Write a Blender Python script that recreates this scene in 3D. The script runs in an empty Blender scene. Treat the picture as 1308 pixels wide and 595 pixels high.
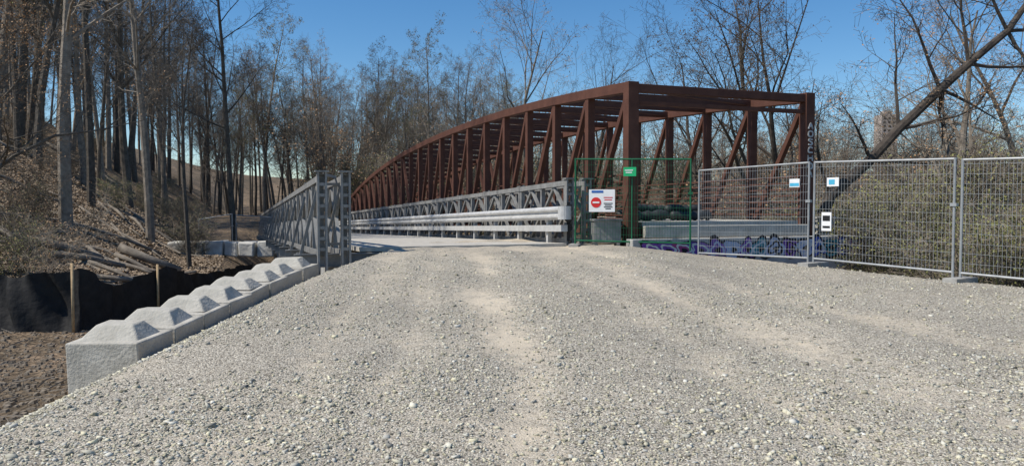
import bpy, math, random
import numpy as np
from mathutils import Vector, noise as mnoise
random.seed(7); rng=np.random.default_rng(7)
scene=bpy.context.scene
scene.view_settings.view_transform='Standard'
scene.view_settings.look='None'
scene.view_settings.exposure=0

# ------------------------------------------------ helpers
def sm(v,a,b):
    t=np.clip((np.asarray(v,dtype=float)-a)/(b-a),0,1); return t*t*(3-2*t)
DX,DY=-0.342,0.940      # bridge axis
NX,NY=0.940,0.342       # to the right of the axis
def waves(x,y,amp,sc,seed=0):
    r=np.random.default_rng(seed); z=0
    for i in range(7):
        a=r.uniform(0,6.28); f=sc*r.uniform(.6,2.2); p=r.uniform(0,6.28)
        z=z+np.sin((x*math.cos(a)+y*math.sin(a))*f+p)/(f/sc)
    return amp*z/3
def es(x,y):
    return -((x+3.3)*NX+(y-14.7)*NY), (x+3.3)*DX+(y-14.7)*DY
def terrain(x,y):
    x=np.asarray(x,dtype=float); y=np.asarray(y,dtype=float)
    e,s=es(x,y)
    z=-0.62+waves(x,y,.07,1.1,1)
    z=z+1.15*sm(s,38,52)
    z=z-2.1*sm(s,4,10)*(1-sm(s,34,44))*(1-sm(e,-.5,3))
    h=np.clip(.70*(e-4.2),0,None)*sm(y,15,32)
    h=24*(1-np.exp(-h/24))
    z=z+h+waves(x,y,.4,.55,2)*sm(h,.5,4)
    z=z+9*sm(y,95,240)*(1-.5*sm(e,0,30))
    z=z+5*sm(x,60,160)*sm(y,40,110)
    return z
def gravel_h(x,y):
    x=np.asarray(x,dtype=float); y=np.asarray(y,dtype=float)
    e,s=es(x,y)
    z=.72*sm(y,2,16.5)+waves(x,y,.012,2.2,5)+waves(x,y,.02,.7,6)
    z=z-.20*sm(x,2.3,4.4)*sm(y,8,14)
    for k in range(len(LANES)):
        z=z-.032*lane(x,y,k)
    xs=-3.05+.10*(y-8)
    d=np.clip(xs-x,0,None)
    z=z-.50*d*d/(d+.35)
    xb=-4.55+.07*(y-8.6)
    z=z-1.6*(1-sm(x,xb-.1,xb+.1))*sm(y,8.35,8.6)
    do=(x-4.1)*.84+(y-16.2)*.54
    z=z-1.6*np.clip(do-.1,0,.9)-.3*np.clip(do-1,0,None)
    d2=(x-2.4)*.25+(y-16.6)*.97
    z=z-1.6*np.clip(d2-.0,0,None)*sm(x,1.9,2.6)
    z=z-1.5*np.clip(s-3.1-1.0*sm(x,-3,1.0),0,None)*(1-sm(x,1.9,2.6))
    return z
LANES=[([4,16.5],[.25,-.9],.30),([4,6,10,16],[3.9,3.1,2.1,.7],.36),([4,16.5],[-1.7,-2.3],.28),([6,7,9.5,13,16],[6.0,4.9,3.6,2.2,1.2],.3),([4,9,16.5],[2.3,1.4,-.2],.22),([4,16.5],[-.9,-1.6],.2)]
LW=[.95,.8,.5,.65,.4,.35]
def lane(x,y,k):
    ys,xs,w=LANES[k]
    c=np.interp(y,ys,xs)+.08*np.sin(y*1.1+k)
    w2=w*(1+.25*np.sin(y*.9+2*k))
    return np.exp(-((x-c)/w2)**2)

class MB:
    def __init__(s): s.v=[];s.f=[];s.m=[]
    def add(s,vs,fs,mi=0):
        o=len(s.v); s.v.extend([tuple(v) for v in vs]); s.f.extend([tuple(i+o for i in f) for f in fs]); s.m.extend([mi]*len(fs))
    def box(s,c,size,mi=0,rz=0):
        x,y,z=[a/2 for a in size]; vs=[]
        ca,sa=math.cos(rz),math.sin(rz)
        for a,b,d in [(-1,-1,-1),(1,-1,-1),(1,1,-1),(-1,1,-1),(-1,-1,1),(1,-1,1),(1,1,1),(-1,1,1)]:
            px,py=a*x,b*y
            vs.append((c[0]+px*ca-py*sa,c[1]+px*sa+py*ca,c[2]+d*z))
        s.add(vs,[(0,3,2,1),(4,5,6,7),(0,1,5,4),(1,2,6,5),(2,3,7,6),(3,0,4,7)],mi)
    def beam(s,p0,p1,w,h,mi=0,up=(0,0,1)):
        p0=Vector(p0);p1=Vector(p1);d=(p1-p0).normalized();u=Vector(up)
        sd=d.cross(u)
        if sd.length<1e-3: sd=d.cross(Vector((NX,NY,0)))
        sd.normalize(); u=sd.cross(d).normalized()
        vs=[]
        for p in (p0,p1):
            for a,b in ((-1,-1),(1,-1),(1,1),(-1,1)):
                vs.append(p+sd*(a*w/2)+u*(b*h/2))
        s.add(vs,[(0,3,2,1),(4,5,6,7),(0,1,5,4),(1,2,6,5),(2,3,7,6),(3,0,4,7)],mi)
    def vbeam(s,p0,p1,w,h,mi=0):
        s.beam(p0,p1,h,w,mi,up=(NX,NY,0))
    def ibeam(s,p0,p1,w,h,t,mi=0,up=(0,0,1)):
        p0=Vector(p0);p1=Vector(p1);u=Vector(up);d=(p1-p0).normalized();sd=d.cross(u).normalized();u=sd.cross(d).normalized()
        s.beam(p0+u*(h/2-t/2),p1+u*(h/2-t/2),w,t,mi,up); s.beam(p0-u*(h/2-t/2),p1-u*(h/2-t/2),w,t,mi,up)
        s.beam(p0,p1,t,h-2*t-.001,mi,up)
    def cyl(s,p0,p1,r0,r1=None,n=10,mi=0,caps=True):
        r1=r0 if r1 is None else r1
        s.tube([p0,p1],[r0,r1],n,mi,caps)
    def tube(s,pts,rad,n=6,mi=0,caps=True):
        pts=[Vector(p) for p in pts]; vs=[];k=len(pts)
        d=(pts[1]-pts[0]).normalized(); a=Vector((0,0,1)) if abs(d.z)<.9 else Vector((1,0,0))
        for i,p in enumerate(pts):
            d=(pts[min(i+1,k-1)]-pts[max(i-1,0)]).normalized()
            u=(a-d*a.dot(d)).normalized(); w=d.cross(u); a=u
            for j in range(n):
                t=6.28318*j/n; vs.append(p+u*(math.cos(t)*rad[i])+w*(math.sin(t)*rad[i]))
        fs=[(i*n+j,i*n+(j+1)%n,(i+1)*n+(j+1)%n,(i+1)*n+j) for i in range(k-1) for j in range(n)]
        if caps: fs+= [tuple(range(n-1,-1,-1)),tuple((k-1)*n+j for j in range(n))]
        s.add(vs,fs,mi)
    def extrude(s,prof,p0,p1,side,mi=0):
        vs=[]
        for p in (p0,p1):
            for a,b in prof: vs.append((p[0]+side[0]*a,p[1]+side[1]*a,p[2]+b))
        n=len(prof); s.add(vs,[(i,i+1,n+i+1,n+i) for i in range(n-1)],mi)
    def mesh(s,name,mats,smooth=False):
        me=bpy.data.meshes.new(name); me.from_pydata(s.v,[],s.f)
        for m in mats: me.materials.append(m)
        me.polygons.foreach_set('material_index',s.m)
        if smooth: me.polygons.foreach_set('use_smooth',[True]*len(s.f))
        me.update(); return me
    def obj(s,name,mats,smooth=False,bevel=0):
        ob=bpy.data.objects.new(name,s.mesh(name,mats,smooth)); scene.collection.objects.link(ob)
        if bevel:
            b=ob.modifiers.new('bevel','BEVEL'); b.width=bevel; b.segments=2; b.limit_method='ANGLE'
        return ob

def mat(name,base,rough=.8,metal=0,var=.25,scale=6,bump=0,bscale=30,spec=.3,second=None,amt=.5,detail=6,objrand=0):
    m=bpy.data.materials.new(name); m.use_nodes=True; nt=m.node_tree; b=nt.nodes['Principled BSDF']
    b.inputs['Roughness'].default_value=rough; b.inputs['Metallic'].default_value=metal
    b.inputs['Specular IOR Level'].default_value=spec
    tc=nt.nodes.new('ShaderNodeTexCoord'); co=tc.outputs['Object']
    n=nt.nodes.new('ShaderNodeTexNoise'); n.inputs['Scale'].default_value=scale; n.inputs['Detail'].default_value=detail; n.inputs['Roughness'].default_value=.65
    nt.links.new(co,n.inputs['Vector'])
    r=nt.nodes.new('ShaderNodeValToRGB'); r.color_ramp.elements[0].position=.5-.25*amt-.05; r.color_ramp.elements[1].position=.5+.25*amt+.05
    c2=second if second else [c*(1+var) for c in base]
    c1=base if second else [c*(1-var) for c in base]
    r.color_ramp.elements[0].color=(*c1,1); r.color_ramp.elements[1].color=(*c2,1)
    nt.links.new(n.outputs['Fac'],r.inputs['Fac']); out=r.outputs['Color']
    if objrand:
        oi=nt.nodes.new('ShaderNodeObjectInfo'); mp=nt.nodes.new('ShaderNodeMapRange'); mp.inputs[3].default_value=1-objrand; mp.inputs[4].default_value=1+objrand
        nt.links.new(oi.outputs['Random'],mp.inputs[0]); mx=nt.nodes.new('ShaderNodeVectorMath'); mx.operation='SCALE'
        nt.links.new(out,mx.inputs[0]); nt.links.new(mp.outputs[0],mx.inputs['Scale']); out=mx.outputs[0]
    nt.links.new(out,b.inputs['Base Color'])
    if bump:
        n2=nt.nodes.new('ShaderNodeTexNoise'); n2.inputs['Scale'].default_value=bscale; n2.inputs['Detail'].default_value=6
        nt.links.new(co,n2.inputs['Vector'])
        bp=nt.nodes.new('ShaderNodeBump'); bp.inputs['Strength'].default_value=bump; bp.inputs['Distance'].default_value=.03
        nt.links.new(n2.outputs['Fac'],bp.inputs['Height']); nt.links.new(bp.outputs['Normal'],b.inputs['Normal'])
    return m

M_rust=mat('weathering_steel',(.070,.028,.019),.75,0,second=(.128,.055,.036),scale=3,bump=.15,bscale=60,amt=.8)
M_galv=mat('galvanised_steel',(.38,.375,.36),.55,.15,second=(.60,.595,.58),scale=5,amt=.8,bump=.05)
M_galvd=mat('galvanised_steel_dull',(.14,.138,.13),.65,.2,second=(.36,.355,.34),scale=4,amt=.9)
M_wire=mat('fence_wire',(.36,.37,.37),.5,.4,var=.15)
M_conc=mat('concrete',(.30,.28,.235),.9,second=(.57,.54,.475),scale=3.5,bump=.5,bscale=25,amt=.9)
M_concd=mat('old_concrete',(.27,.26,.24),.9,second=(.44,.43,.40),scale=3,bump=.4,bscale=20)
M_stone=mat('armour_stone',(.46,.44,.40),.9,second=(.68,.66,.60),scale=3,bump=.6,bscale=8)
M_green=mat('green_paint',(.015,.12,.055),.45,var=.2)
M_greens=mat('green_sign_face',(.02,.42,.16),.5,var=.08)
M_white=mat('white_paint',(.78,.78,.77),.5,var=.05)
M_tag=mat('tag_paint',(.42,.42,.40),.6,second=(.70,.70,.68),scale=8)
M_red=mat('red_paint',(.65,.03,.03),.5,var=.1)
M_blue=mat('blue_paint',(.03,.12,.40),.5,var=.1)
M_cyan=mat('cyan_paint',(.08,.42,.62),.5,var=.1)
M_black=mat('black_paint',(.015,.015,.016),.6,var=.2)
M_tarp=mat('tarp',(.010,.010,.011),.55,second=(.045,.052,.055),scale=5,bump=.6,bscale=10,amt=.9)
M_fab=mat('silt_fabric',(.006,.006,.007),.75,second=(.022,.021,.020),scale=5,bump=.5,bscale=9)
M_wood=mat('stake_wood',(.42,.30,.17),.8,var=.2,scale=12)
M_plank=mat('deck_timber',(.36,.335,.29),.85,second=(.54,.505,.44),scale=6)
M_bark=mat('bark',(.100,.083,.065),.95,second=(.23,.195,.155),scale=5,bump=.6,bscale=20,objrand=.5)
M_barkd=mat('bark_dark',(.045,.036,.030),.95,second=(.10,.082,.066),scale=5,bump=.6,bscale=20)
M_barkl=mat('bark_light',(.11,.09,.07),.95,second=(.23,.195,.145),scale=5,objrand=.5)
M_log=mat('dead_log',(.12,.10,.082),.95,second=(.27,.235,.19),scale=4,bump=.5)
M_budo=mat('bud_orange',(.32,.18,.09),.8,second=(.48,.30,.16),scale=2)
M_budg=mat('bud_green',(.15,.155,.05),.8,second=(.27,.26,.10),scale=2)
M_budp=mat('bud_tan',(.24,.17,.11),.8,second=(.34,.25,.17),scale=2)
M_everg=mat('evergreen',(.02,.045,.018),.9,var=.4)

# ------------------------------------------------ ground
def ground_mat():
    m=bpy.data.materials.new('leaf_litter'); m.use_nodes=True; nt=m.node_tree; b=nt.nodes['Principled BSDF']; b.inputs['Roughness'].default_value=1; b.inputs['Specular IOR Level'].default_value=.1
    tc=nt.nodes.new('ShaderNodeTexCoord')
    def N(sc,d=6):
        n=nt.nodes.new('ShaderNodeTexNoise'); n.inputs['Scale'].default_value=sc; n.inputs['Detail'].default_value=d; n.inputs['Roughness'].default_value=.7; nt.links.new(tc.outputs['Object'],n.inputs['Vector']); return n
    n1=N(.25);n2=N(9)
    v=nt.nodes.new('ShaderNodeTexVoronoi'); v.inputs['Scale'].default_value=11; nt.links.new(tc.outputs['Object'],v.inputs['Vector'])
    r=nt.nodes.new('ShaderNodeValToRGB'); e=r.color_ramp.elements; e[0].position=.32; e[0].color=(.10,.078,.058,1); e[1].position=.68; e[1].color=(.36,.295,.225,1)
    x=e.new(.5); x.color=(.22,.175,.13,1)
    nt.links.new(n2.outputs['Fac'],r.inputs['Fac'])
    r1=nt.nodes.new('ShaderNodeValToRGB'); r1.color_ramp.elements[0].position=.4; r1.color_ramp.elements[0].color=(.6,.6,.56,1); r1.color_ramp.elements[1].position=.65; r1.color_ramp.elements[1].color=(1.2,1.1,1.0,1)
    nt.links.new(n1.outputs['Fac'],r1.inputs['Fac'])
    mx=nt.nodes.new('ShaderNodeMix'); mx.data_type='RGBA'; mx.blend_type='MULTIPLY'; mx.inputs[0].default_value=1
    nt.links.new(r.outputs[0],mx.inputs[6]); nt.links.new(r1.outputs[0],mx.inputs[7])
    mv=nt.nodes.new('ShaderNodeMix'); mv.data_type='RGBA'; mv.blend_type='MULTIPLY'; mv.inputs[0].default_value=.6
    rv=nt.nodes.new('ShaderNodeValToRGB'); rv.color_ramp.elements[0].color=(.5,.5,.5,1); rv.color_ramp.elements[1].color=(1.5,1.45,1.4,1)
    sp=nt.nodes.new('ShaderNodeSeparateColor'); nt.links.new(v.outputs['Color'],sp.inputs[0]); nt.links.new(sp.outputs[0],rv.inputs['Fac'])
    nt.links.new(mx.outputs[2],mv.inputs[6]); nt.links.new(rv.outputs[0],mv.inputs[7])
    nt.links.new(mv.outputs[2],b.inputs['Base Color'])
    bp=nt.nodes.new('ShaderNodeBump'); bp.inputs['Strength'].default_value=.9; bp.inputs['Distance'].default_value=.08
    ad=nt.nodes.new('ShaderNodeMath'); ad.operation='ADD'; nt.links.new(n2.outputs['Fac'],ad.inputs[0]); nt.links.new(v.outputs['Distance'],ad.inputs[1])
    nt.links.new(ad.outputs[0],bp.inputs['Height']); nt.links.new(bp.outputs[0],b.inputs['Normal'])
    return m
def grid(name,xs,ys,fn,m,attr=None):
    X,Y=np.meshgrid(xs,ys); Z=fn(X,Y); nx,ny=len(xs),len(ys)
    V=np.stack([X,Y,Z],-1).reshape(-1,3)
    i=np.arange(nx-1)[None,:]+np.arange(ny-1)[:,None]*nx
    F=np.stack([i,i+1,i+1+nx,i+nx],-1).reshape(-1,4)
    me=bpy.data.meshes.new(name); me.vertices.add(len(V)); me.vertices.foreach_set('co',V.ravel())
    me.loops.add(F.size); me.loops.foreach_set('vertex_index',F.ravel().astype(np.int32))
    me.polygons.add(len(F)); me.polygons.foreach_set('loop_start',(np.arange(len(F))*4).astype(np.int32))
    me.polygons.foreach_set('use_smooth',np.ones(len(F),dtype=bool)); me.update(calc_edges=True); me.validate()
    if attr:
        for k,f in attr.items():
            a=me.attributes.new(k,'FLOAT','POINT'); a.data.foreach_set('value',f(X,Y).ravel().astype(np.float32))
    me.materials.append(m); ob=bpy.data.objects.new(name,me); scene.collection.objects.link(ob); return ob
xs=np.concatenate([np.arange(-600,-60,20),np.arange(-60,45,.5),np.arange(45,100,3),np.arange(100,641,20)])
ys=np.concatenate([np.arange(-200,-10,10),np.arange(-10,75,.5),np.arange(75,150,3),np.arange(150,901,25)])
grid('ground',xs,ys,terrain,ground_mat())

def gravel_mat():
    m=bpy.data.materials.new('gravel'); m.use_nodes=True; nt=m.node_tree; b=nt.nodes['Principled BSDF']; b.inputs['Roughness'].default_value=.95; b.inputs['Specular IOR Level'].default_value=.15
    tc=nt.nodes.new('ShaderNodeTexCoord'); at=nt.nodes.new('ShaderNodeAttribute'); at.attribute_name='track'
    L=nt.links
    def vor(sc):
        v=nt.nodes.new('ShaderNodeTexVoronoi'); v.inputs['Scale'].default_value=sc; L.new(tc.outputs['Object'],v.inputs['Vector']); return v
    def noi(sc,d=5):
        n=nt.nodes.new('ShaderNodeTexNoise'); n.inputs['Scale'].default_value=sc; n.inputs['Detail'].default_value=d; n.inputs['Roughness'].default_value=.65; L.new(tc.outputs['Object'],n.inputs['Vector']); return n
    v1=vor(62); v2=vor(140); n1=noi(1.3); n2=noi(9)
    s1=nt.nodes.new('ShaderNodeSeparateColor'); L.new(v1.outputs['Color'],s1.inputs[0])
    s2=nt.nodes.new('ShaderNodeSeparateColor'); L.new(v2.outputs['Color'],s2.inputs[0])
    r1=nt.nodes.new('ShaderNodeValToRGB'); e=r1.color_ramp.elements; e[0].position=0; e[0].color=(.15,.13,.105,1); e[1].position=1; e[1].color=(.64,.585,.49,1); q=e.new(.25); q.color=(.33,.295,.24,1); q=e.new(.75); q.color=(.48,.44,.365,1)
    L.new(s1.outputs[0],r1.inputs[0])
    r2=nt.nodes.new('ShaderNodeValToRGB'); e=r2.color_ramp.elements; e[0].color=(.46,.39,.295,1); e[1].color=(.65,.57,.45,1); L.new(s2.outputs[0],r2.inputs[0])
    ma=nt.nodes.new('ShaderNodeMath'); ma.operation='MULTIPLY_ADD'; L.new(n2.outputs['Fac'],ma.inputs[0]); ma.inputs[1].default_value=2.4; ma.inputs[2].default_value=-1.4
    mb=nt.nodes.new('ShaderNodeMath'); mb.operation='ADD'; L.new(ma.outputs[0],mb.inputs[0]); L.new(at.outputs['Fac'],mb.inputs[1])
    mc=nt.nodes.new('ShaderNodeMath'); mc.operation='MULTIPLY_ADD'; L.new(n1.outputs['Fac'],mc.inputs[0]); mc.inputs[1].default_value=2.0; mc.inputs[2].default_value=-.9
    md=nt.nodes.new('ShaderNodeMath'); md.operation='ADD'; md.use_clamp=True; L.new(mb.outputs[0],md.inputs[0]); L.new(mc.outputs[0],md.inputs[1])
    mx=nt.nodes.new('ShaderNodeMix'); mx.data_type='RGBA'; L.new(md.outputs[0],mx.inputs[0]); L.new(r1.outputs[0],mx.inputs[6]); L.new(r2.outputs[0],mx.inputs[7])
    r3=nt.nodes.new('ShaderNodeValToRGB'); r3.color_ramp.elements[0].position=.3; r3.color_ramp.elements[0].color=(.82,.82,.82,1); r3.color_ramp.elements[1].position=.7; r3.color_ramp.elements[1].color=(1.08,1.07,1.05,1)
    n3=noi(.5,3); L.new(n3.outputs['Fac'],r3.inputs[0])
    m2=nt.nodes.new('ShaderNodeMix'); m2.data_type='RGBA'; m2.blend_type='MULTIPLY'; m2.inputs[0].default_value=1; L.new(mx.outputs[2],m2.inputs[6]); L.new(r3.outputs[0],m2.inputs[7])
    L.new(m2.outputs[2],b.inputs['Base Color'])
    inv=nt.nodes.new('ShaderNodeMath'); inv.operation='MULTIPLY_ADD'; L.new(md.outputs[0],inv.inputs[0]); inv.inputs[1].default_value=-.5; inv.inputs[2].default_value=.95
    hh=nt.nodes.new('ShaderNodeMath'); hh.operation='ADD'; L.new(v1.outputs['Distance'],hh.inputs[0]); L.new(s1.outputs[1],hh.inputs[1])
    bp=nt.nodes.new('ShaderNodeBump'); bp.inputs['Distance'].default_value=.012; L.new(inv.outputs[0],bp.inputs['Strength']); bp.invert=True; L.new(hh.outputs[0],bp.inputs['Height'])
    L.new(bp.outputs[0],b.inputs['Normal'])
    return m
def trk(x,y):
    t=.45*sm(y,12,17)
    for k in range(len(LANES)): t=t+LW[k]*lane(x,y,k)
    return np.clip(t*(.75+.35*np.sin(y*2.3+x*3)*np.sin(y*.7-x)),0,1)
M_grav=gravel_mat()
grid('gravel_road',np.arange(-8.5,19,.1),np.concatenate([np.arange(-14,2,.5),np.arange(2,24,.1)]),gravel_h,M_grav,{'track':trk})

def stones(name,n,ylo,yhi,rmed,m):
    u=rng.random(n); Y=ylo*(yhi/ylo)**u; X=rng.uniform(-1,1,n)*(.78*Y+.5)
    keep=rng.random(n)>trk(X,Y)*.85
    keep&=(rng.random(n)<.58+.6*waves(X,Y,1,1.6,9))
    e_,s_=es(X,Y); do=(X-4.1)*.84+(Y-16.2)*.54
    keep&=(do<.9)&(s_<3.5)&(X>-8)
    Xb=-4.55+.07*(Y-8.6); keep&=~((Y>8.2)&(X<Xb+.4))
    X,Y=X[keep],Y[keep]; n=len(X)
    R=rmed*np.exp(rng.normal(0,.48,n)); R=np.clip(R,0,.032)
    Z=gravel_h(X,Y)+R*.18; ok=Z>terrain(X,Y); X,Y,Z,R=X[ok],Y[ok],Z[ok],R[ok]; n=len(X)
    cube=np.array([(-1,-1,-1),(1,-1,-1),(1,1,-1),(-1,1,-1),(-1,-1,1),(1,-1,1),(1,1,1),(-1,1,1)])*.62
    V=cube[None]+rng.uniform(-.38,.38,(n,8,3)); V*=np.stack([rng.uniform(.8,1.5,n),rng.uniform(.7,1.1,n),rng.uniform(.45,.85,n)],-1)[:,None,:]
    a=rng.uniform(0,6.28,n); t=rng.uniform(-.6,.6,n)
    c,s=np.cos(t)[:,None],np.sin(t)[:,None]; y=V[...,1]*c-V[...,2]*s; z=V[...,1]*s+V[...,2]*c; V=np.stack([V[...,0],y,z],-1)
    c,s=np.cos(a)[:,None],np.sin(a)[:,None]; x=V[...,0]*c-V[...,1]*s; y=V[...,0]*s+V[...,1]*c; V=np.stack([x,y,V[...,2]],-1)
    V=V*R[:,None,None]+np.stack([X,Y,Z],-1)[:,None,:]
    F=np.array([(0,3,2,1),(4,5,6,7),(0,1,5,4),(1,2,6,5),(2,3,7,6),(3,0,4,7)])[None]+(np.arange(n)*8)[:,None,None]; F=F.reshape(-1,4)
    me=bpy.data.meshes.new(name); me.vertices.add(n*8); me.vertices.foreach_set('co',V.ravel())
    me.loops.add(F.size); me.loops.foreach_set('vertex_index',F.ravel().astype(np.int32)); me.polygons.add(len(F)); me.polygons.foreach_set('loop_start',(np.arange(len(F))*4).astype(np.int32)); me.update(calc_edges=True)
    g=np.clip(rng.normal(.43,.125,n),.07,.72); w=rng.uniform(0.10,.30,n)
    C=np.stack([g*(1+w*.3),g,g*(1-w),np.ones(n)],-1).repeat(8,0)
    at=me.attributes.new('tone','FLOAT_COLOR','POINT'); at.data.foreach_set('color',C.ravel().astype(np.float32))
    me.materials.append(m); ob=bpy.data.objects.new(name,me); scene.collection.objects.link(ob)
ms=bpy.data.materials.new('stone_chips'); ms.use_nodes=True; b=ms.node_tree.nodes['Principled BSDF']; b.inputs['Roughness'].default_value=.9; b.inputs['Specular IOR Level'].default_value=.2
a_=ms.node_tree.nodes.new('ShaderNodeAttribute'); a_.attribute_name='tone'; ms.node_tree.links.new(a_.outputs['Color'],b.inputs['Base Color'])
stones('gravel',160000,3.4,15,.0072,ms)

# ------------------------------------------------ river
mw=bpy.data.materials.new('water'); mw.use_nodes=True; b=mw.node_tree.nodes['Principled BSDF']; b.inputs['Base Color'].default_value=(.03,.035,.025,1); b.inputs['Roughness'].default_value=.08
nz=mw.node_tree.nodes.new('ShaderNodeTexNoise'); nz.inputs['Scale'].default_value=3; bp=mw.node_tree.nodes.new('ShaderNodeBump'); bp.inputs['Strength'].default_value=.2
mw.node_tree.links.new(nz.outputs['Fac'],bp.inputs['Height']); mw.node_tree.links.new(bp.outputs[0],b.inputs['Normal'])
R=MB(); o=(-3.3,14.7)
def ax(s,l,z): return (o[0]+DX*s+NX*l,o[1]+DY*s+NY*l,z)
R.add([ax(4,-3,-2.35),ax(4,150,-2.35),ax(45,150,-2.35),ax(45,-3,-2.35)],[(0,1,2,3)]); R.obj('river',[mw])

# ------------------------------------------------ brown bowstring truss footbridge
A=(2.72,17.1); W=5.0; PL=2.13; NP=23
def bp_(s,l,z): return Vector((A[0]+DX*s+NX*l,A[1]+DY*s+NY*l,z))
ts=[0,4,8.5,13,20,29,36,41,45,49]; th=[4.28,4.50,4.66,4.70,4.55,4.12,3.5,2.9,2.3,1.6]
co=np.polyfit(ts,th,4)
def top(s): return float(np.polyval(co,s))
def bot(s): return 0.98-.006*s
T=MB()
for li,l in enumerate((0,W)):
    ins=1 if l==0 else -1
    for i in range(NP):
        s0,s1=i*PL,(i+1)*PL
        T.beam(bp_(s0-(.12 if i==0 else 0),l,top(s0)),bp_(s1,l,top(s1)),.24,.24)
        T.beam(bp_(s0-(.1 if i==0 else 0),l,bot(s0)),bp_(s1,l,bot(s1)),.246,.26)
        if i<NP//2: p,q=bp_(s0+.1,l,top(s0)-.1),bp_(s1-.1,l,bot(s1)+.1)
        else: p,q=bp_(s0+.1,l,bot(s0)+.1),bp_(s1-.1,l,top(s1)-.1)
        if top(s1)-bot(s1)>.7: T.beam(p,q,.13,.13)
        for k in range(7):
            zz=.38+.16*k
            if bot(s1)+zz<top(s1)-.1: T.beam(bp_(s0,l+ins*.17,bot(s0)+zz),bp_(s1,l+ins*.17,bot(s1)+zz),.03,.04)
    for i in range(NP+1):
        s=i*PL
        w=.27 if i==0 else .2
        if top(s)-bot(s)>.3: T.vbeam(bp_(s,l,bot(s)-.14 if i else .72),bp_(s,l,top(s)+(.125 if i==0 else -.1)),w,w*.98)
    T.box(bp_(0,l,.70),(.45,.45,.05),0,math.atan2(NY,NX))
for i in range(NP):
    s=i*PL; 
    if top(s)-bot(s)<2.3: continue
    T.beam(bp_(s,.12,top(s)-.01),bp_(s,W-.12,top(s)-.01),.15 if i else .2,.19)
    if i==0:
        T.beam(bp_(s,.12,top(s)-.34),bp_(s,W-.12,top(s)-.34),.1,.1)
    s1=s+PL
    T.beam(bp_(s,.15,top(s)-.02),bp_(s1,W-.15,top(s1)-.02),.09,.09)
for i in range(NP+1):
    s=i*PL; T.ibeam(bp_(s,.13,bot(s)-.01),bp_(s,W-.13,bot(s)-.01),.16,.24,.02)
for i in range(NP):
    s0,s1=i*PL,(i+1)*PL
    T.beam(bp_(s0+(.0 if i else -.05),W/2,bot(s0)+.175),bp_(s1-.012,W/2,bot(s1)+.175),W-.55,.11,1)
    T.beam(bp_(s0,.19,bot(s0)+.26),bp_(s1,.19,bot(s1)+.26),.05,.12)
T.obj('footbridge',[M_rust,M_conc],bevel=.008)
tagc=MB()
tp=bp_(-.140,W,0)
pts={'a':[(0,0),(.5,1),(1,0),(.8,.45),(.2,.45)],'o':[(0,.2),(0,.8),(.5,1),(1,.8),(1,.2),(.5,0),(0,.2)],'s':[(1,.9),(.3,1),(0,.75),(1,.35),(.7,0),(0,.1)],'h':[(0,0),(0,1),(0,.5),(1,.5),(1,1),(1,0)],'c':[(1,.85),(.4,1),(0,.6),(.1,.1),(1,.1)]}
zz=2.3
for ch in 'aohcsoa':
    pl=pts[ch]
    for q in range(len(pl)-1):
        u0,v0=pl[q];u1,v1=pl[q+1]
        P0=Vector((tp.x+NX*(u0-.5)*.13,tp.y+NY*(u0-.5)*.13,zz+v0*.15));P1=Vector((tp.x+NX*(u1-.5)*.13,tp.y+NY*(u1-.5)*.13,zz+v1*.15))
        tagc.beam(P0,P1,.012,.035,0,up=(NX,NY,.01))
    zz+=.2
tagc.obj('graffiti_tag',[M_tag])

mg=mat('abutment_concrete',(.30,.29,.27),.9,second=(.46,.45,.42),scale=3,bump=.3,bscale=20)
Bm=MB(); rz=math.atan2(NY,NX)
c=bp_(.25,W/2+.3,0); Bm.box((c.x,c.y,-.17),(W+3.0,.9,1.66),0,rz)
c=bp_(-.40,W/2+.7,0); Bm.box((c.x,c.y,.08),(W+1.9,.3,1.52),0,rz)
Bm.obj('bridge_abutment',[mg],bevel=.02)
GC=[mat('spray_'+n,c,.6,var=.15) for n,c in (('black',(.015,.015,.02)),('purple',(.20,.07,.36)),('blue',(.05,.10,.42)),('pale',(.52,.55,.66)),('magenta',(.38,.06,.20)),('teal',(.05,.26,.30)),('white',(.66,.66,.64)))]
Gf=MB()
def blob(l,z,rx,rz2,off,mi,ph,inner=0):
    n=22; P=[]
    for j in range(n):
        t=6.28318*j/n; k=1+.22*math.sin(3*t+ph)+.13*math.sin(5*t+2*ph)
        P.append((l+rx*k*math.cos(t),z+rz2*k*math.sin(t)))
    f=lambda a:bp_(-.555-off,a[0],a[1])
    if inner:
        Q=[(l+(a-l)*inner,z+(b-z)*inner) for a,b in P]
        vs=[f(a) for a in P]+[f(a) for a in Q]; Gf.add(vs,[(j,(j+1)%n,n+(j+1)%n,n+j) for j in range(n)],mi)
    else: Gf.add([f(a) for a in P],[tuple(range(n))],mi)
l=.25;k=0
while l<6.35:
    w=random.uniform(.26,.38); ph=random.uniform(0,6); e_o=.0007*k
    blob(l,.57+random.uniform(-.03,.03),w,.25,.003+e_o*.1,0,ph)
    blob(l,.57,w*.86,.205,.008+e_o*.1,random.choice([1,2,3,4,5,1,2]),ph)
    blob(l,.57,w*.62,.15,.013+e_o*.1,random.choice([6,3,0,6]),ph+.6,inner=.72)
    blob(l+.02,.56,w*.24,.06,.018+e_o*.1,0,ph*2)
    l+=w*1.35;k+=1
Gf.obj('graffiti',GC)
Bm=MB(); c=bp_(-.28,W/2,0); Bm.box((c.x,c.y,.99),(W-.4,.12,.27),0,rz)
c=bp_(.3,W+.75,0); Bm.box((c.x,c.y,.95),(.5,.5,.6),0,rz); Bm.box((c.x,c.y,1.27),(.56,.56,.06),0,rz)
Bm.obj('abutment_curb',[M_conc],bevel=.015)
Tp=MB()
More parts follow.
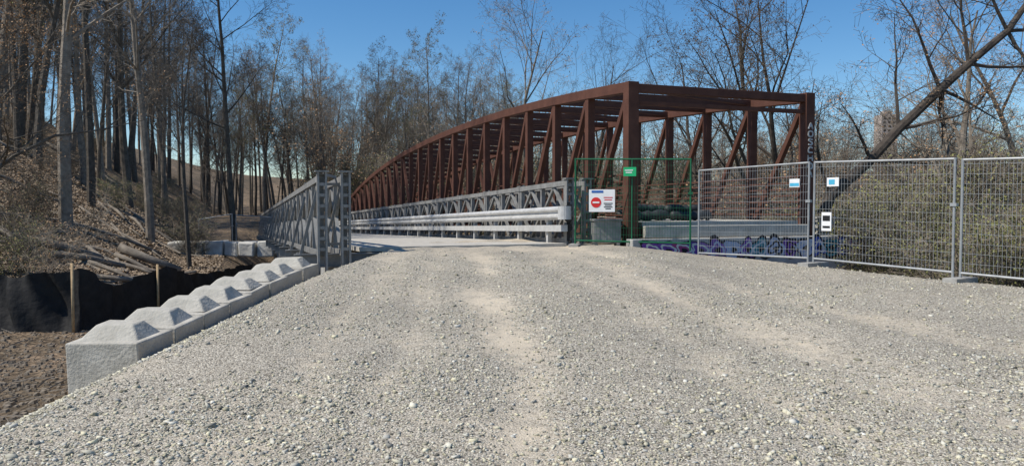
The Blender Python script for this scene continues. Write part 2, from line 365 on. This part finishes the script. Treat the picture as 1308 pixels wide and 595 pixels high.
for k,(s,l0,l1,r_) in enumerate([(1.2,.3,1.7,.12),(1.25,1.9,3.0,.11),(1.55,.6,2.6,.12),(1.9,.7,3.1,.10),(1.45,.5,1.6,.10),(1.5,1.8,2.9,.09),(1.7,1.0,2.4,.09)]):
    zb=1.22+r_+(0.20 if k>3 else 0); p=[]; rr=[]
    for j in range(17):
        t=j/16; p.append(bp_(s+.07*math.sin(t*5+k),l0+(l1-l0)*t,zb+.015*math.sin(9*t+k))); rr.append(r_*(1+.2*math.sin(j*2.1+k))*(1 if 0<j<16 else .6))
    Tp.tube(p,rr,12)
Tp.obj('rolled_tarps',[M_tarp],smooth=True)

# ------------------------------------------------ temporary road (panel) bridge
SL=.0287
def rb(s,l,z): return Vector((o[0]+DX*s+NX*l,o[1]+DY*s+NY*l,z-SL*s))
def truss(mb,l,s0,npan,zb,H,dark=1):
    P=3.05
    for i in range(npan):
        a=s0+i*P+.02; c=s0+(i+1)*P-.02; m=(a+c)/2
        for z,hh in ((zb,.12),(zb+H,.12)):
            mb.beam(rb(a,l-.05,z),rb(c,l-.05,z),.045,hh,0); mb.beam(rb(a,l+.05,z),rb(c,l+.05,z),.045,hh,0)
        for s in (a+.05,m,c-.05): mb.vbeam(rb(s,l,zb-.05),rb(s,l,zb+H+.055),.10,.09,0)
        for (x0,x1) in ((a+.08,m-.06),(m+.06,c-.08)):
            xm=(x0+x1)/2
            for xa,za,xb,zb2 in ((x0,.5,xm,.95),(xm,.95,x1,.5),(x0,.5,xm,.05),(xm,.05,x1,.5)):
                mb.beam(rb(xa,l,zb+H*za),rb(xb,l,zb+H*zb2),.07,.065,0)
        mb.beam(rb(a-.1,l,zb+H+.075),rb(a+.14,l,zb+H+.075),.16,.02,0)
RB=MB(); WR=5.3
ZBr=.76;ZBl=.66
for l,s0,npn,zb,H in ((WR,1.1,13,ZBr+.03,1.36),(WR+.45,1.1,13,ZBr+.03,1.36),(0,0,16,ZBl,1.46),(-.45,0,16,ZBl,1.46)):
    truss(RB,l,s0,npn,zb,H)
for lb,s0,npn,zb,H in ((WR,1.1,13,ZBr+.03,1.36),(-.45,0,16,ZBl,1.46)):
    for i in range(npn+1):
        s=s0+i*3.05; s=s+.12 if i==0 else s
        for z in (zb+H*.93,zb+H*.12): RB.beam(rb(s,lb+.06,z),rb(s,lb+.39,z),.05,.05)
        RB.beam(rb(s,lb+.06,zb+.1),rb(s,lb+.39,zb+H-.1),.04,.04)
        RB.beam(rb(s,lb+.06,zb+H+.09),rb(s+.9 if i<npn else s-.5,lb+.39,zb+H+.09),.05,.05)
for l in (-.45,0,WR,WR+.45):
    z0=ZBl if l<1 else ZBr; H=1.46 if l<1 else 1.36; s=-.10 if l<1 else 1.0
    for dl in (-.075,.075): RB.beam(rb(s,l+dl,z0-.35),rb(s,l+dl,z0+H+.12),.14,.04,0,up=(NX,NY,0))
    for k in range(7): RB.beam(rb(s-.02,l-.06,z0+.08+k*.21),rb(s-.02,l+.06,z0+.08+k*.21),.05,.06)
    RB.box(rb(s,l,z0+H+.13),(.26,.2,.03),0,rz)
for i in range(0,16):
    s=.4+i*3.05
    RB.ibeam(rb(s,-.95,.50),rb(s,WR+.85,.50),.14,.27,.02)
    RB.beam(rb(s,-.85,.52),rb(s,-.5,1.9),.06,.06); 
    RB.beam(rb(s+1.5,-.75,.4),rb(s+1.5,-.75,.62),.1,.1)
s=.6
while s<48:
    RB.beam(rb(s,.35,.705),rb(s,WR-.3,.705),.235,.09,1,up=(0,0,1)); s+=.25
RB.obj('temporary_road_bridge',[M_galvd,M_plank])
G=MB()
Wp=[(0,.155),(-.03,.15),(-.08,.10),(-.08,.06),(-.02,.02),(-.02,-.02),(-.08,-.06),(-.08,-.10),(-.03,-.15),(0,-.155)]
s=.6
while s<41:
    a,b_=rb(s,WR-.38,1.44),rb(s+2.0,WR-.38,1.44)
    G.extrude(Wp,a,b_,(NX,NY)); 
    G.beam(rb(s,WR-.30,1.09),rb(s+2.0,WR-.30,1.09),.16,.15)
    G.vbeam(rb(s+1,WR-.26,.75),rb(s+1,WR-.26,1.6),.1,.1)
    s+=2.0
for k in range(8):
    t0=k/8*math.pi*.9; t1=(k+1)/8*math.pi*.9; r_=.16
    G.extrude([(0,.15),(0,-.15)],rb(.6-r_*math.sin(t0),WR-.46+r_*(1-math.cos(t0))+0.0,1.44),rb(.6-r_*math.sin(t1),WR-.46+r_*(1-math.cos(t1)),1.44),(NX,NY))
G.obj('guardrail',[M_galv],smooth=False)
Tr=MB()
for i in range(0,13):
    s=4+i*1.5; 
    for l in (-.45,.0):
        p=rb(s,l,.58); g=float(terrain(p.x,p.y))-.3
        Tr.beam((p.x,p.y,g),(p.x,p.y,p.z-.06),.10,.10)
    p0=rb(s,-.45,.5);p1=rb(s+1.5,-.45,.5); g0=float(terrain(p0.x,p0.y))+.15
    if i<12: Tr.beam((p0.x,p0.y,g0),(p1.x,p1.y,p1.z-.1),.05,.05); Tr.beam((p0.x,p0.y,g0+.02),(p1.x,p1.y,float(terrain(p1.x,p1.y))+.2),.07,.07)
Tr.obj('bridge_trestle',[M_galvd])
D=MB()
p=rb(.75,WR+.12-.25,0)
D.box((p.x,p.y,1.22),(.07,.05,.9),0); 
D.cyl((p.x,p.y-.05,1.30),(p.x,p.y-.11,1.30),.10,n=14); D.cyl((p.x,p.y-.05,1.52),(p.x,p.y-.11,1.52),.09,n=14); D.cyl((p.x,p.y-.05,1.08),(p.x,p.y-.11,1.08),.09,n=14)
D.obj('marker_post',[M_black])
Sb=MB(); p=rb(.9,WR/2,0); Sb.box((p.x,p.y,-.12),(WR+.7,.9,.95),0,rz); Sb.obj('bridge_footing',[M_concd],bevel=.02)

# ------------------------------------------------ fences
def panel(name,a,b,h,m,wire=True,green=False):
    F=MB(); ax_=Vector(a);bx=Vector(b); d=(bx-ax_); L=Vector((d.x,d.y,0)).length; t=d/L
    fr=.021
    def at(u,z): q=ax_+t*u; return Vector((q.x,q.y,q.z+z))
    F.cyl(at(0.04,-.02),at(.04,h),fr,n=8); F.cyl(at(L-.04,-.02),at(L-.04,h),fr,n=8)
    F.cyl(at(.04,h-.02),at(L-.04,h-.02),fr*.9,n=8); F.cyl(at(.04,.14),at(L-.04,.14),fr*.9,n=8)
    if green: F.cyl(at(L/2,.14),at(L/2,h-.02),fr*.8,n=8)
    k=int(L/.062); w=.0040
    for j in range(1,k):
        u=.04+(L-.08)*j/k
        bow=.006*math.sin(j*1.7)
        F.beam(at(u,.14),at(u+bow,h-.02),w,w)
    z=.14
    while z<h-.05:
        F.beam(at(.04,z),at(L-.04,z),w*1.1,w*1.1); z+=.155
    for u in (0.04,):
        q=at(u,0); F.box((q.x,q.y,q.z+.02),(.22,.62,.09),1,math.atan2(t.y,t.x))
    q=at(L-.04,h*.62); F.box((q.x,q.y,q.z),(.10,.07,.05),0,math.atan2(t.y,t.x))
    return F.obj(name,[m,M_concd])
Fp=[(1.4,16.9),(4.05,16.25),(5.62,13.93),(7.03,11.7),(8.45,9.4),(9.9,7.1),(11.3,4.8)]
def gz(p): return float(gravel_h(p[0],p[1]))
def P3(p,dz=0): return (p[0],p[1],gz(p)+dz)
g1=P3((3.95,16.3)); g1=(g1[0],g1[1],.62)
panel('construction_gate',(1.4,16.9,.66),g1,2.0,M_green,green=True)
for i in range(1,6):
    panel('construction_fence',P3(Fp[i]),P3((Fp[i+1][0]-.02,Fp[i+1][1]+.03)),1.95 if i<3 else 1.93,M_wire)
S=MB(); sx,sy=2.02,16.69
ang=math.atan2(-.65,2.65)
def sg(u,z,f=0): return (sx+math.cos(ang)*u+math.sin(ang)*f,sy+math.sin(ang)*u-math.cos(ang)*f,z)
def spl(u,z,w,h,f,t,mi): S.box(sg(u,z,f),(w,t,h),mi,ang)
spl(0,1.70,.58,.50,.04,.012,0)
spl(-.10,1.90,.26,.05,.049,.004,2)
c0=sg(-.13,1.66,.046);c1=sg(-.13,1.66,.052); S.cyl(c0,c1,.115,n=28,mi=1); spl(-.13,1.66,.15,.036,.056,.004,0)
for k,(w,z) in enumerate(((.2,1.77),(.17,1.72),(.2,1.64),(.15,1.60),(.19,1.56),(.12,1.52))): spl(.14,z,w,.018,.049,.004,3 if k>1 else 1)
S.obj('no_entry_sign',[M_white,M_red,M_blue,M_black])
S=MB(); sx,sy=2.62,16.56
spl(0,2.34,.28,.20,.04,.01,0); spl(-.02,2.37,.18,.022,.048,.003,1); spl(-.02,2.32,.14,.022,.048,.003,1)
S.obj('green_sign',[M_greens,M_white])
S=MB(); sx,sy=5.42,14.23; ang=math.atan2(-2.32,1.57)
spl(0,2.02,.22,.16,.04,.008,0); spl(0,1.99,.20,.06,.046,.003,1)
S.obj('fence_company_sign',[M_white,M_cyan])
S=MB(); sx,sy=5.86,13.55; ang=math.atan2(-2.23,1.41)
spl(0,2.02,.24,.16,.04,.008,0); spl(-.02,2.02,.12,.09,.046,.003,1)
S.obj('fence_company_sign',[M_white,M_cyan])
S=MB(); sx,sy=5.80,13.66
spl(0,1.30,.2,.34,.04,.008,0); spl(0,1.36,.15,.10,.046,.003,1); spl(0,1.20,.15,.04,.046,.003,1)
S.obj('warning_sign',[M_white,M_black])
Bx=MB(); Bx.box((2.15,17.0,.99),(.62,.35,.50),0,.1); Bx.box((2.15,17.0,1.26),(.68,.4,.05),0,.1)
for dx in (-.25,.25): Bx.box((2.15+dx,16.98,.64),(.07,.3,.2),0,.1)
Bx.obj('utility_box',[M_galvd],bevel=.01)

# ------------------------------------------------ concrete blocks
def block_mesh(k):
    b=MB(); w,l,h=.86,.73,.74
    b.box((0,0,h/2),(w,l,h))
    zb=h-.002
    vs=[(-.35,-.27,zb),(.35,-.27,zb),(.35,.27,zb),(-.35,.27,zb),(-.21,-.12,zb+.16),(.21,-.12,zb+.16),(.21,.12,zb+.16),(-.21,.12,zb+.16)]
    b.add(vs,[(4,5,6,7),(0,1,5,4),(1,2,6,5),(2,3,7,6),(3,0,4,7)])
    me=b.mesh('concrete_block',[M_conc]); 
    for v in me.vertices: v.co+=Vector([random.uniform(-.014,.014) for _ in range(3)])
    return me
for i in range(8):
    y=8.62+i*.76; x=-4.55+.07*(y-8.6)
    ob=bpy.data.objects.new('concrete_block',block_mesh(i)); scene.collection.objects.link(ob)
    ob.location=(x+random.uniform(-.03,.03),y,-.66+.056*i+random.uniform(-.01,.01)); ob.rotation_euler=(0.05,random.uniform(-.02,.02),-.08+random.uniform(-.05,.05))
    bv=ob.modifiers.new('bevel','BEVEL'); bv.width=.018; bv.segments=2

Sw=MB()
x=-15.2
while x<-11.0:
    w=random.uniform(.6,.95)
    h=random.uniform(.62,.72)
    Sw.box((x+w/2,33+random.uniform(-.1,.1),-.33),(w-.05,.8,h),0,random.uniform(-.06,.06))
    x+=w
ob=Sw.obj('stone_wall',[M_stone],bevel=.07)
for v in ob.data.vertices: v.co+=Vector([random.uniform(-.04,.04) for _ in range(3)])
panel('mesh_fence',(-15.2,36,float(terrain(-15.2,36))),(-13.5,36,-.35),1.55,M_wire); panel('mesh_fence',(-13.4,36,-.35),(-11.4,36.2,-.5),1.5,M_wire)

# ------------------------------------------------ silt fence
ctrl=[(-16,12.0,-.55,.42),(-12,12.4,-.55,.40),(-9.8,12.8,-.56,.38),(-8.6,12.9,-.6,.36),(-7.55,13.0,-.6,.48),(-7.35,13.6,-.62,.08),(-7.25,14.3,-.62,.18),(-7.05,15.0,-.62,.36),(-6.95,16.0,-.62,.12),(-6.9,17.2,-.6,.05),(-6.7,19,-.6,.1)]
cx=np.array(ctrl); dd=np.concatenate([[0],np.cumsum(np.hypot(np.diff(cx[:,0]),np.diff(cx[:,1])))])
Sf=MB(); U=np.linspace(0,dd[-1],260); rows=11; vs=[]
for u in U:
    x,y,z0,z1=[np.interp(u,dd,cx[:,j]) for j in range(4)]
    z0=float(terrain(x,y))-.05
    for k in range(rows):
        t=k/(rows-1); w=.09*math.sin(u*7+3*t)*math.sin(3.14*t)+.07*math.sin(u*3.1+1.3-2*t)+.045*math.sin(u*17+5*t)
        vs.append((x+w*.5,y+w-.25*(1-t)**2,z0+(z1-z0)*t+.02*math.sin(u*9)*t))
fs=[(i*rows+k,(i+1)*rows+k,(i+1)*rows+k+1,i*rows+k+1) for i in range(259) for k in range(rows-1)]
Sf.add(vs,fs,0)
for (x,y,z) in ((-7.6,12.9,.60),(-7.08,14.9,.42),(-10.4,12.6,.55),(-13.5,12.2,.6)):
    Sf.beam((x+.02,y-.12,-.62),(x,y-.08,z),.045,.045,1)
Sf.obj('silt_fence',[M_fab,M_wood],smooth=True)

# ------------------------------------------------ trees
def rdir(d,ang):
    d=d.normalized(); a=Vector((random.gauss(0,1),random.gauss(0,1),random.gauss(0,1))); a=(a-d*a.dot(d)).normalized()
    return (d*math.cos(ang)+a*math.sin(ang)).normalized()
RMIN=.0055
def grow(mb,p,d,L,r,lev,P):
    ns=P['seg'][lev]; sides=P['sides'][lev]; pts=[p.copy()]; rad=[r]; dirs=[d.copy()]
    wob=P['wob'][lev]; up=P['up'][lev]; st=L/ns; q=p.copy(); dd=d.copy()
    for i in range(ns):
        dd=(dd+Vector((random.gauss(0,wob),random.gauss(0,wob),random.gauss(0,wob)+up))).normalized()
        q=q+dd*st; pts.append(q.copy()); dirs.append(dd.copy()); t=(i+1)/ns; rad.append(max(r*(1-t*P['taper'][lev]),RMIN))
    mb.tube(pts,rad,sides,0,False)
    if lev==P['max']:
        if P['bud']>0:
            for t in range(P['budn']):
                if random.random()<P['bud']:
                    c=pts[random.randint(1,ns)]+Vector([random.uniform(-.10,.10) for _ in range(3)]); s=random.uniform(.6,1.3)*P['buds']
                    a=Vector([random.gauss(0,1) for _ in range(3)]).normalized(); b=a.orthogonal().normalized()
                    mb.add([c-a*s,c+b*s*.6,c+a*s,c-b*s*.6],[(0,1,2,3)],1)
        return
    n=P['n'][lev]; t0=P['t0'][lev]
    for k in range(n):
        t=t0+(1-t0)*(k+random.random())/n; x=min(t,.999)*ns; i=int(x); f=x-i
        pp=pts[i].lerp(pts[i+1],f); rr=rad[i]*(1-f)+rad[i+1]*f
        ang=math.radians(random.uniform(*P['ang'][lev]))
        nd=rdir(dirs[i],ang)
        if lev<=1 and nd.z<-.1: nd.z*=-.5; nd.normalize()
        ln=L*P['len'][lev]*(1-P['shr'][lev]*t)*random.uniform(.7,1.3)
        grow(mb,pp,nd,ln,min(rr*.75,max(RMIN+.001,P['rk'][lev]*rr)),lev+1,P)
base=dict(seg=[10,5,4,2,1],sides=[8,5,3,3,3],wob=[.035,.12,.16,.2,.2],up=[.01,.06,.05,.03,.02],taper=[.88,.85,.85,.8,.5],max=4,
 n=[20,7,6,4],t0=[.2,.2,.2,.15],ang=[(30,60),(30,60),(30,65),(30,70)],len=[.30,.48,.5,.6],shr=[.6,.45,.35,.3],rk=[.42,.55,.6,.6],bud=0,budn=2,buds=.05)
def tree_mesh(name,H,r,mats,**kw):
    P=dict(base); P.update(kw); mb=MB(); grow(mb,Vector((0,0,-.4)),Vector((random.gauss(0,.02),random.gauss(0,.02),1)).normalized(),H,r,0,P)
    return mb.mesh(name,mats,False)
forest=[]
for i in range(7):
    kw=dict(t0=[random.uniform(.22,.42),.2,.2,.15],wob=[random.uniform(.025,.045),.12,.16,.2,.2],up=[.03,.06,.05,.03,.02])
    if i in (2,): kw.update(bud=.5)
    if i in (4,): kw.update(bud=.4)
    forest.append(tree_mesh('woodland_tree',18,random.uniform(.13,.2),[M_bark,M_budg if i==2 else M_budp],**kw))
openk=dict(n=[9,8,7,5],t0=[.22,.2,.2,.15],len=[.62,.5,.45,.42],shr=[.45,.4,.3,.3],wob=[.07,.13,.17,.2,.2],up=[.01,.05,.04,.02,.02],rk=[.62,.6,.6,.6],ang=[(28,55),(28,55),(30,65),(30,70)])
opens=[tree_mesh('bare_tree',13,random.uniform(.2,.27),[M_barkd if i==2 else M_bark,M_budo if i==0 else M_budp],bud=(.7,.25,0.0)[i],buds=.045,**openk) for i in range(3)]
shk=dict(max=3,seg=[4,4,2,1],sides=[4,3,3,3],n=[8,6,5],t0=[.1,.15,.15],len=[.6,.5,.5],shr=[.3,.3,.3],wob=[.12,.15,.2,.2],up=[.02,.05,.03,.0],taper=[.8,.8,.7,.5],rk=[.6,.6,.6],ang=[(20,50),(25,60),(30,70)])
def shrub_mesh(name,H,stems,mats,bud,r=.016,spread=.5,buds=.03):
    P=dict(base);P.update(shk);P.update(bud=bud,budn=2,buds=buds); mb=MB()
    for k in range(stems):
        a=random.uniform(0,6.28); q=random.uniform(0,spread)
        grow(mb,Vector((math.cos(a)*q,math.sin(a)*q,-.1)),Vector((math.cos(a)*.3,math.sin(a)*.3,1)).normalized(),H*random.uniform(.6,1.1),r,0,P)
    return mb.mesh(name,mats)
shr=[shrub_mesh('shrub',2.6,7,[M_barkl,M_budg],.3),shrub_mesh('shrub',2.4,7,[M_barkl,M_budp],.25),shrub_mesh('shrub',3.2,4,[M_barkl,M_budo],.35,r=.02,buds=.035),shrub_mesh('shrub',2.0,8,[M_barkl,M_budg],.7)]
ev=MB(); ev.tube([(0,0,-.3),(0,0,11)],[.16,.02],7,0)
for k in range(1500):
    z=random.uniform(1.5,11); rr=(11.3-z)*.22; a=random.uniform(0,6.28); q=rr*random.uniform(.3,1); c=Vector((math.cos(a)*q,math.sin(a)*q,z-q*.25))
    dv=Vector((math.cos(a),math.sin(a),-.3))*.28; w=Vector((-math.sin(a),math.cos(a),random.uniform(-.3,.3)))*.13; ev.add([c-dv-w*.5,c-w,c+dv,c+w],[(0,1,2,3)],1)
evm=ev.mesh('evergreen_tree',[M_bark,M_everg])

def place(me,name,x,y,s,parent=None,tilt=0.04,sink=.15,rz_=None,tl=None):
    ob=bpy.data.objects.new(name,me); scene.collection.objects.link(ob)
    ob.location=(x,y,float(terrain(x,y))-sink); ob.scale=(s,s,s*random.uniform(.92,1.08))
    ob.rotation_euler=tl if tl else (random.gauss(0,tilt),random.gauss(0,tilt),random.uniform(0,6.28) if rz_ is None else rz_)
    if parent: ob.parent=parent
    return ob
def empty(n):
    e=bpy.data.objects.new(n,None); scene.collection.objects.link(e); return e
wood=empty('woodland'); brush=empty('brush_thicket')
cnt=0
while cnt<135:
    y=32+85*random.random(); x=-.78*y+random.random()*(.78*y+2)*1.0
    e_,s_=es(x,y)
    if e_<6.5 and s_<56: continue
    if x>-.16*y: continue
    s=random.uniform(.8,1.2)*(1 if x<-.3*y else .85)
    if random.random()<.2: s*=.5
    place(random.choice(forest),'woodland_tree',x,y,s,wood,.04); cnt+=1
for k in range(26):
    y=random.uniform(66,98); x=random.uniform(-.42*y,-.24*y)
    place(random.choice(forest),'woodland_tree',x,y,random.uniform(.55,.95),wood,.06)
cnt=0
while cnt<75:
    y=random.uniform(74,125); x=random.uniform(-.28*y,.0*y)
    place(random.choice(forest+opens[1:]),'woodland_tree',x,y,random.uniform(.78,1.08),wood,.06); cnt+=1
cnt=0
while cnt<150:
    y=random.uniform(78,150); x=random.uniform(0,.8*y)
    place(random.choice(forest+opens),'woodland_tree',x,y,random.uniform(.40,.72),wood,.06); cnt+=1
cnt=0
while cnt<26:
    y=random.uniform(46,75); x=random.uniform(.2*y,.85*y)
    place(random.choice(opens),'woodland_tree',x,y,random.uniform(.5,.85),wood,.08); cnt+=1
for (me,x,y,s) in [(forest[0],-15.0,25,1.15),(forest[3],-17.5,31,1.1),(forest[1],-14.6,30,1.0),(forest[5],-13.8,37,1.0),(forest[2],-21,33,1.1),(forest[6],-11.5,26.5,.5),(forest[4],-19.5,38,1.15),
    (opens[1],1.5,58,1.25),(opens[2],6.5,64,1.1),(opens[0],14.5,42,1.2),(opens[2],17,46,1.35),(opens[0],19,34,1.1),(opens[1],25,36,1.25),(opens[0],24,29,1.1),(opens[2],11.5,44,1.15)]:
    place(me,'bare_tree',x,y,s,tilt=.025)
place(evm,'evergreen_tree',-1.5,80,.95); place(evm,'evergreen_tree',1.2,86,.9)
lt=MB(); lp=[(7.7,20,-.9),(8.1,20,.6),(8.55,20,1.85),(9.6,20,2.8),(10.4,20.1,3.64),(11.5,20.1,4.7),(12.3,20.2,5.4),(13.4,20.3,6.3),(14.2,20.4,7.4),(15,20.6,9.2)]
lp=[Vector(p) for p in lp]; lt.tube(lp,[.18,.165,.155,.14,.13,.12,.105,.09,.07,.03],9,0)
PB=dict(base); PB.update(max=4,bud=.6,budn=2,buds=.03,up=[0,.05,.06,.03,.02])
for k,(i,dv,ln) in enumerate([(2,(-.3,0,1),2.6),(3,(.7,.2,-.1),1.8),(4,(-.1,.3,1),3.2),(4,(.8,-.2,.1),2.2),(5,(-.3,-.1,1),3.4),(5,(.6,.1,-.2),2.0),(6,(-.2,.2,1),3.6),(6,(.9,0,.0),2.6),(7,(-.4,.1,.8),3.0),(7,(.8,0,.1),2.6),(8,(-.5,.1,.6),2.4),(8,(.6,-.2,.4),2.4),(3,(-.5,-.1,.7),1.8),(7,(.3,0,-.6),2.2),(5,(.1,.1,-.6),1.6)]):
    grow(lt,lp[i],Vector(dv).normalized(),ln,.055,1,dict(PB,n=[0,7,6,4],len=[0,.5,.5,.5]))
lt.obj('leaning_tree',[M_barkd,M_budo],smooth=False)
cnt=0
while cnt<140:
    y=random.uniform(10,34); x=random.uniform(.36*y,.85*y)
    do=(x-4.1)*.84+(y-16.2)*.54; e_,s_=es(x,y)
    if do<1.2: continue
    l=(x-A[0])*NX+(y-A[1])*NY; s2=(x-A[0])*DX+(y-A[1])*DY
    if -1<l<W+1.3 and s2>-1.6: continue
    if l<W+1.3 and y>13.5 and s2<0: continue
    place(random.choice([shr[0],shr[1],shr[3],shr[3]]),'shrub',x,y,random.uniform(.6,1.1)*(1 if y<24 else 1.5),brush,.1); cnt+=1
for k in range(11):
    y=random.uniform(16,27); x=random.uniform(-.80*y,-.64*y)
    if y<18 and x>-11: continue
    place(random.choice([shr[2],shr[0],shr[2],shr[3]]),'shrub',x,y,random.uniform(.45,.8),brush,.12)
for k in range(28):
    y=random.uniform(32,60); x=random.uniform(-.75*y,-.4*y); place(random.choice(shr),'shrub',x,y,random.uniform(.4,.8),brush,.12)
for k in range(120):
    y=random.uniform(56,80); x=random.uniform(-.26*y,.8*y); place(random.choice(shr),'shrub',x,y,random.uniform(1.3,2.6),brush,.1)
for k in range(60):
    y=random.uniform(36,56); x=random.uniform(.3*y,.85*y); place(random.choice(shr),'shrub',x,y,random.uniform(1.2,2.0),brush,.1)
place(opens[0],'budding_tree',-14.4,19.5,.6,tilt=.02)

Lg=MB()
for k in range(80):
    y=random.uniform(20,50); x=random.uniform(-.75*y,-.36*y); e_,s_=es(x,y)
    if e_<4.5: continue
    a=random.choice([random.gauss(.4,.35),random.gauss(-.5,.4),random.uniform(0,3.1)]); L=random.uniform(1.5,6); r_=random.uniform(.03,.10)
    pts=[]
    for j in range(6):
        t=(j/5-.5)*L; px=x+math.cos(a)*t;py=y+math.sin(a)*t; pts.append((px,py,float(terrain(px,py))+r_*.8+.12*math.sin(j*1.3+k)*.5))
    Lg.tube(pts,[r_*(1-.09*j) for j in range(6)],7)
for (x0,y0,x1,y1,r_) in [(-14.6,22,-12.6,22.8,.13),(-13.2,21.3,-11.8,22.6,.1),(-12.7,24,-10.9,24.4,.14),(-16.5,23,-13.5,21.5,.09),(-11.2,19.5,-9.4,20.4,.07),(-12,18.5,-9.8,19.2,.05)]:
    Lg.tube([(x0,y0,float(terrain(x0,y0))+r_+.15),((x0+x1)/2,(y0+y1)/2,float(terrain((x0+x1)/2,(y0+y1)/2))+r_+.1),(x1,y1,float(terrain(x1,y1))+r_*.7)],[r_,r_*.95,r_*.8],8)
Lg.obj('fallen_logs',[M_log],smooth=True)
St=MB()
for k in range(380):
    y=random.uniform(6.5,22); x=random.uniform(-.85*y-1,-4.9)
    L=random.uniform(.1,.5); a=random.uniform(0,3.14); r_=random.uniform(.003,.009); z=float(terrain(x,y)); z2=float(terrain(x+math.cos(a)*L,y+math.sin(a)*L))
    St.tube([(x,y,z+.01),(x+math.cos(a)*L*.5,y+math.sin(a)*L*.5,(z+z2)/2+random.uniform(.01,.06)),(x+math.cos(a)*L,y+math.sin(a)*L,z2+random.uniform(0,.08))],[r_,r_,r_*.5],3)
St.obj('twigs',[M_log])
Cl=MB()
for k in range(2600):
    y=random.uniform(6.5,13.2); x=random.uniform(-.8*y-1,-4.95); r_=random.uniform(.012,.05)*random.random()**.5
    z=float(terrain(x,y))+r_*.2
    vs=[Vector(v)*r_*random.uniform(.6,1.1) for v in ((-1,-1,-.6),(1,-1,-.6),(1,1,-.6),(-1,1,-.6),(-.7,-.7,.6),(.7,-.7,.6),(.7,.7,.6),(-.7,.7,.6))]
    Cl.add([(x+v.x,y+v.y,z+v.z) for v in vs],[(0,3,2,1),(4,5,6,7),(0,1,5,4),(1,2,6,5),(2,3,7,6),(3,0,4,7)])
Cl.obj('soil_clods',[mat('soil',(.12,.095,.07),.95,second=(.30,.25,.19),scale=3,amt=.9)])
n=42000; y=rng.uniform(13.5,44,n); x=-y*rng.uniform(.34,.85,n)-1.5
e_,s_=es(x,y); k=(e_>1.2)&(x<-5.0); x,y=x[k],y[k]; z=terrain(x,y)+.02; n=len(x)
sz=rng.uniform(.03,.075,n); a=rng.uniform(0,6.28,n); c,s=np.cos(a)*sz,np.sin(a)*sz; tz=rng.uniform(-.03,.05,(n,4))
V=np.stack([np.stack([x-c,y-s,z+tz[:,0]],-1),np.stack([x+s*.6,y-c*.6,z+tz[:,1]],-1),np.stack([x+c,y+s,z+tz[:,2]],-1),np.stack([x-s*.6,y+c*.6,z+tz[:,3]],-1)],1).reshape(-1,3)
me=bpy.data.meshes.new('leaf_litter'); me.vertices.add(4*n); me.vertices.foreach_set('co',V.ravel()); me.loops.add(4*n); me.loops.foreach_set('vertex_index',np.arange(4*n,dtype=np.int32)); me.polygons.add(n); me.polygons.foreach_set('loop_start',(np.arange(n)*4).astype(np.int32)); me.update(calc_edges=True)
me.materials.append(mat('dry_leaves',(.17,.122,.082),.9,second=(.42,.33,.235),scale=12,amt=.8)); ob=bpy.data.objects.new('leaf_litter',me); scene.collection.objects.link(ob)

Ab=MB(); Ab.box((285,570,34),(12,12,72),0)
for fl in range(22):
    for c_ in range(3): Ab.box((281.2+c_*3.6,563.95,4+fl*3.0),(1.8,.12,1.4),1)
Ab.box((285,570,71.5),(6,6,3),0)
Ab.obj('apartment_building',[mat('pale_brick',(.40,.34,.30),.9),M_black])

# ------------------------------------------------ light, sky, camera
el=math.radians(52); az=math.radians(-108)
sd=Vector((math.sin(az)*math.cos(el),math.cos(az)*math.cos(el),math.sin(el)))
sun=bpy.data.lights.new('sun','SUN'); sun.energy=5.0; sun.angle=math.radians(.5); sun.color=(1,.94,.84)
so=bpy.data.objects.new('sun',sun); scene.collection.objects.link(so); so.rotation_euler=sd.to_track_quat('Z','Y').to_euler()
w=bpy.data.worlds.new('World'); scene.world=w; w.use_nodes=True; nt=w.node_tree; bg=nt.nodes['Background']
sk=nt.nodes.new('ShaderNodeTexSky'); sk.sky_type='NISHITA'; sk.sun_disc=False; sk.sun_elevation=el; sk.sun_rotation=az%(2*math.pi); sk.air_density=1.0; sk.dust_density=0; sk.ozone_density=4
hs=nt.nodes.new('ShaderNodeHueSaturation'); hs.inputs['Saturation'].default_value=1.25
nt.links.new(sk.outputs[0],hs.inputs['Color']); nt.links.new(hs.outputs[0],bg.inputs[0]); bg.inputs[1].default_value=.125
cam=bpy.data.cameras.new('camera'); co_=bpy.data.objects.new('camera',cam); scene.collection.objects.link(co_)
co_.location=(0,0,1.6); co_.rotation_euler=(math.radians(90-2.14),0,0); cam.sensor_width=36; cam.lens=26.15; cam.clip_end=2500; cam.clip_start=.05
scene.camera=co_
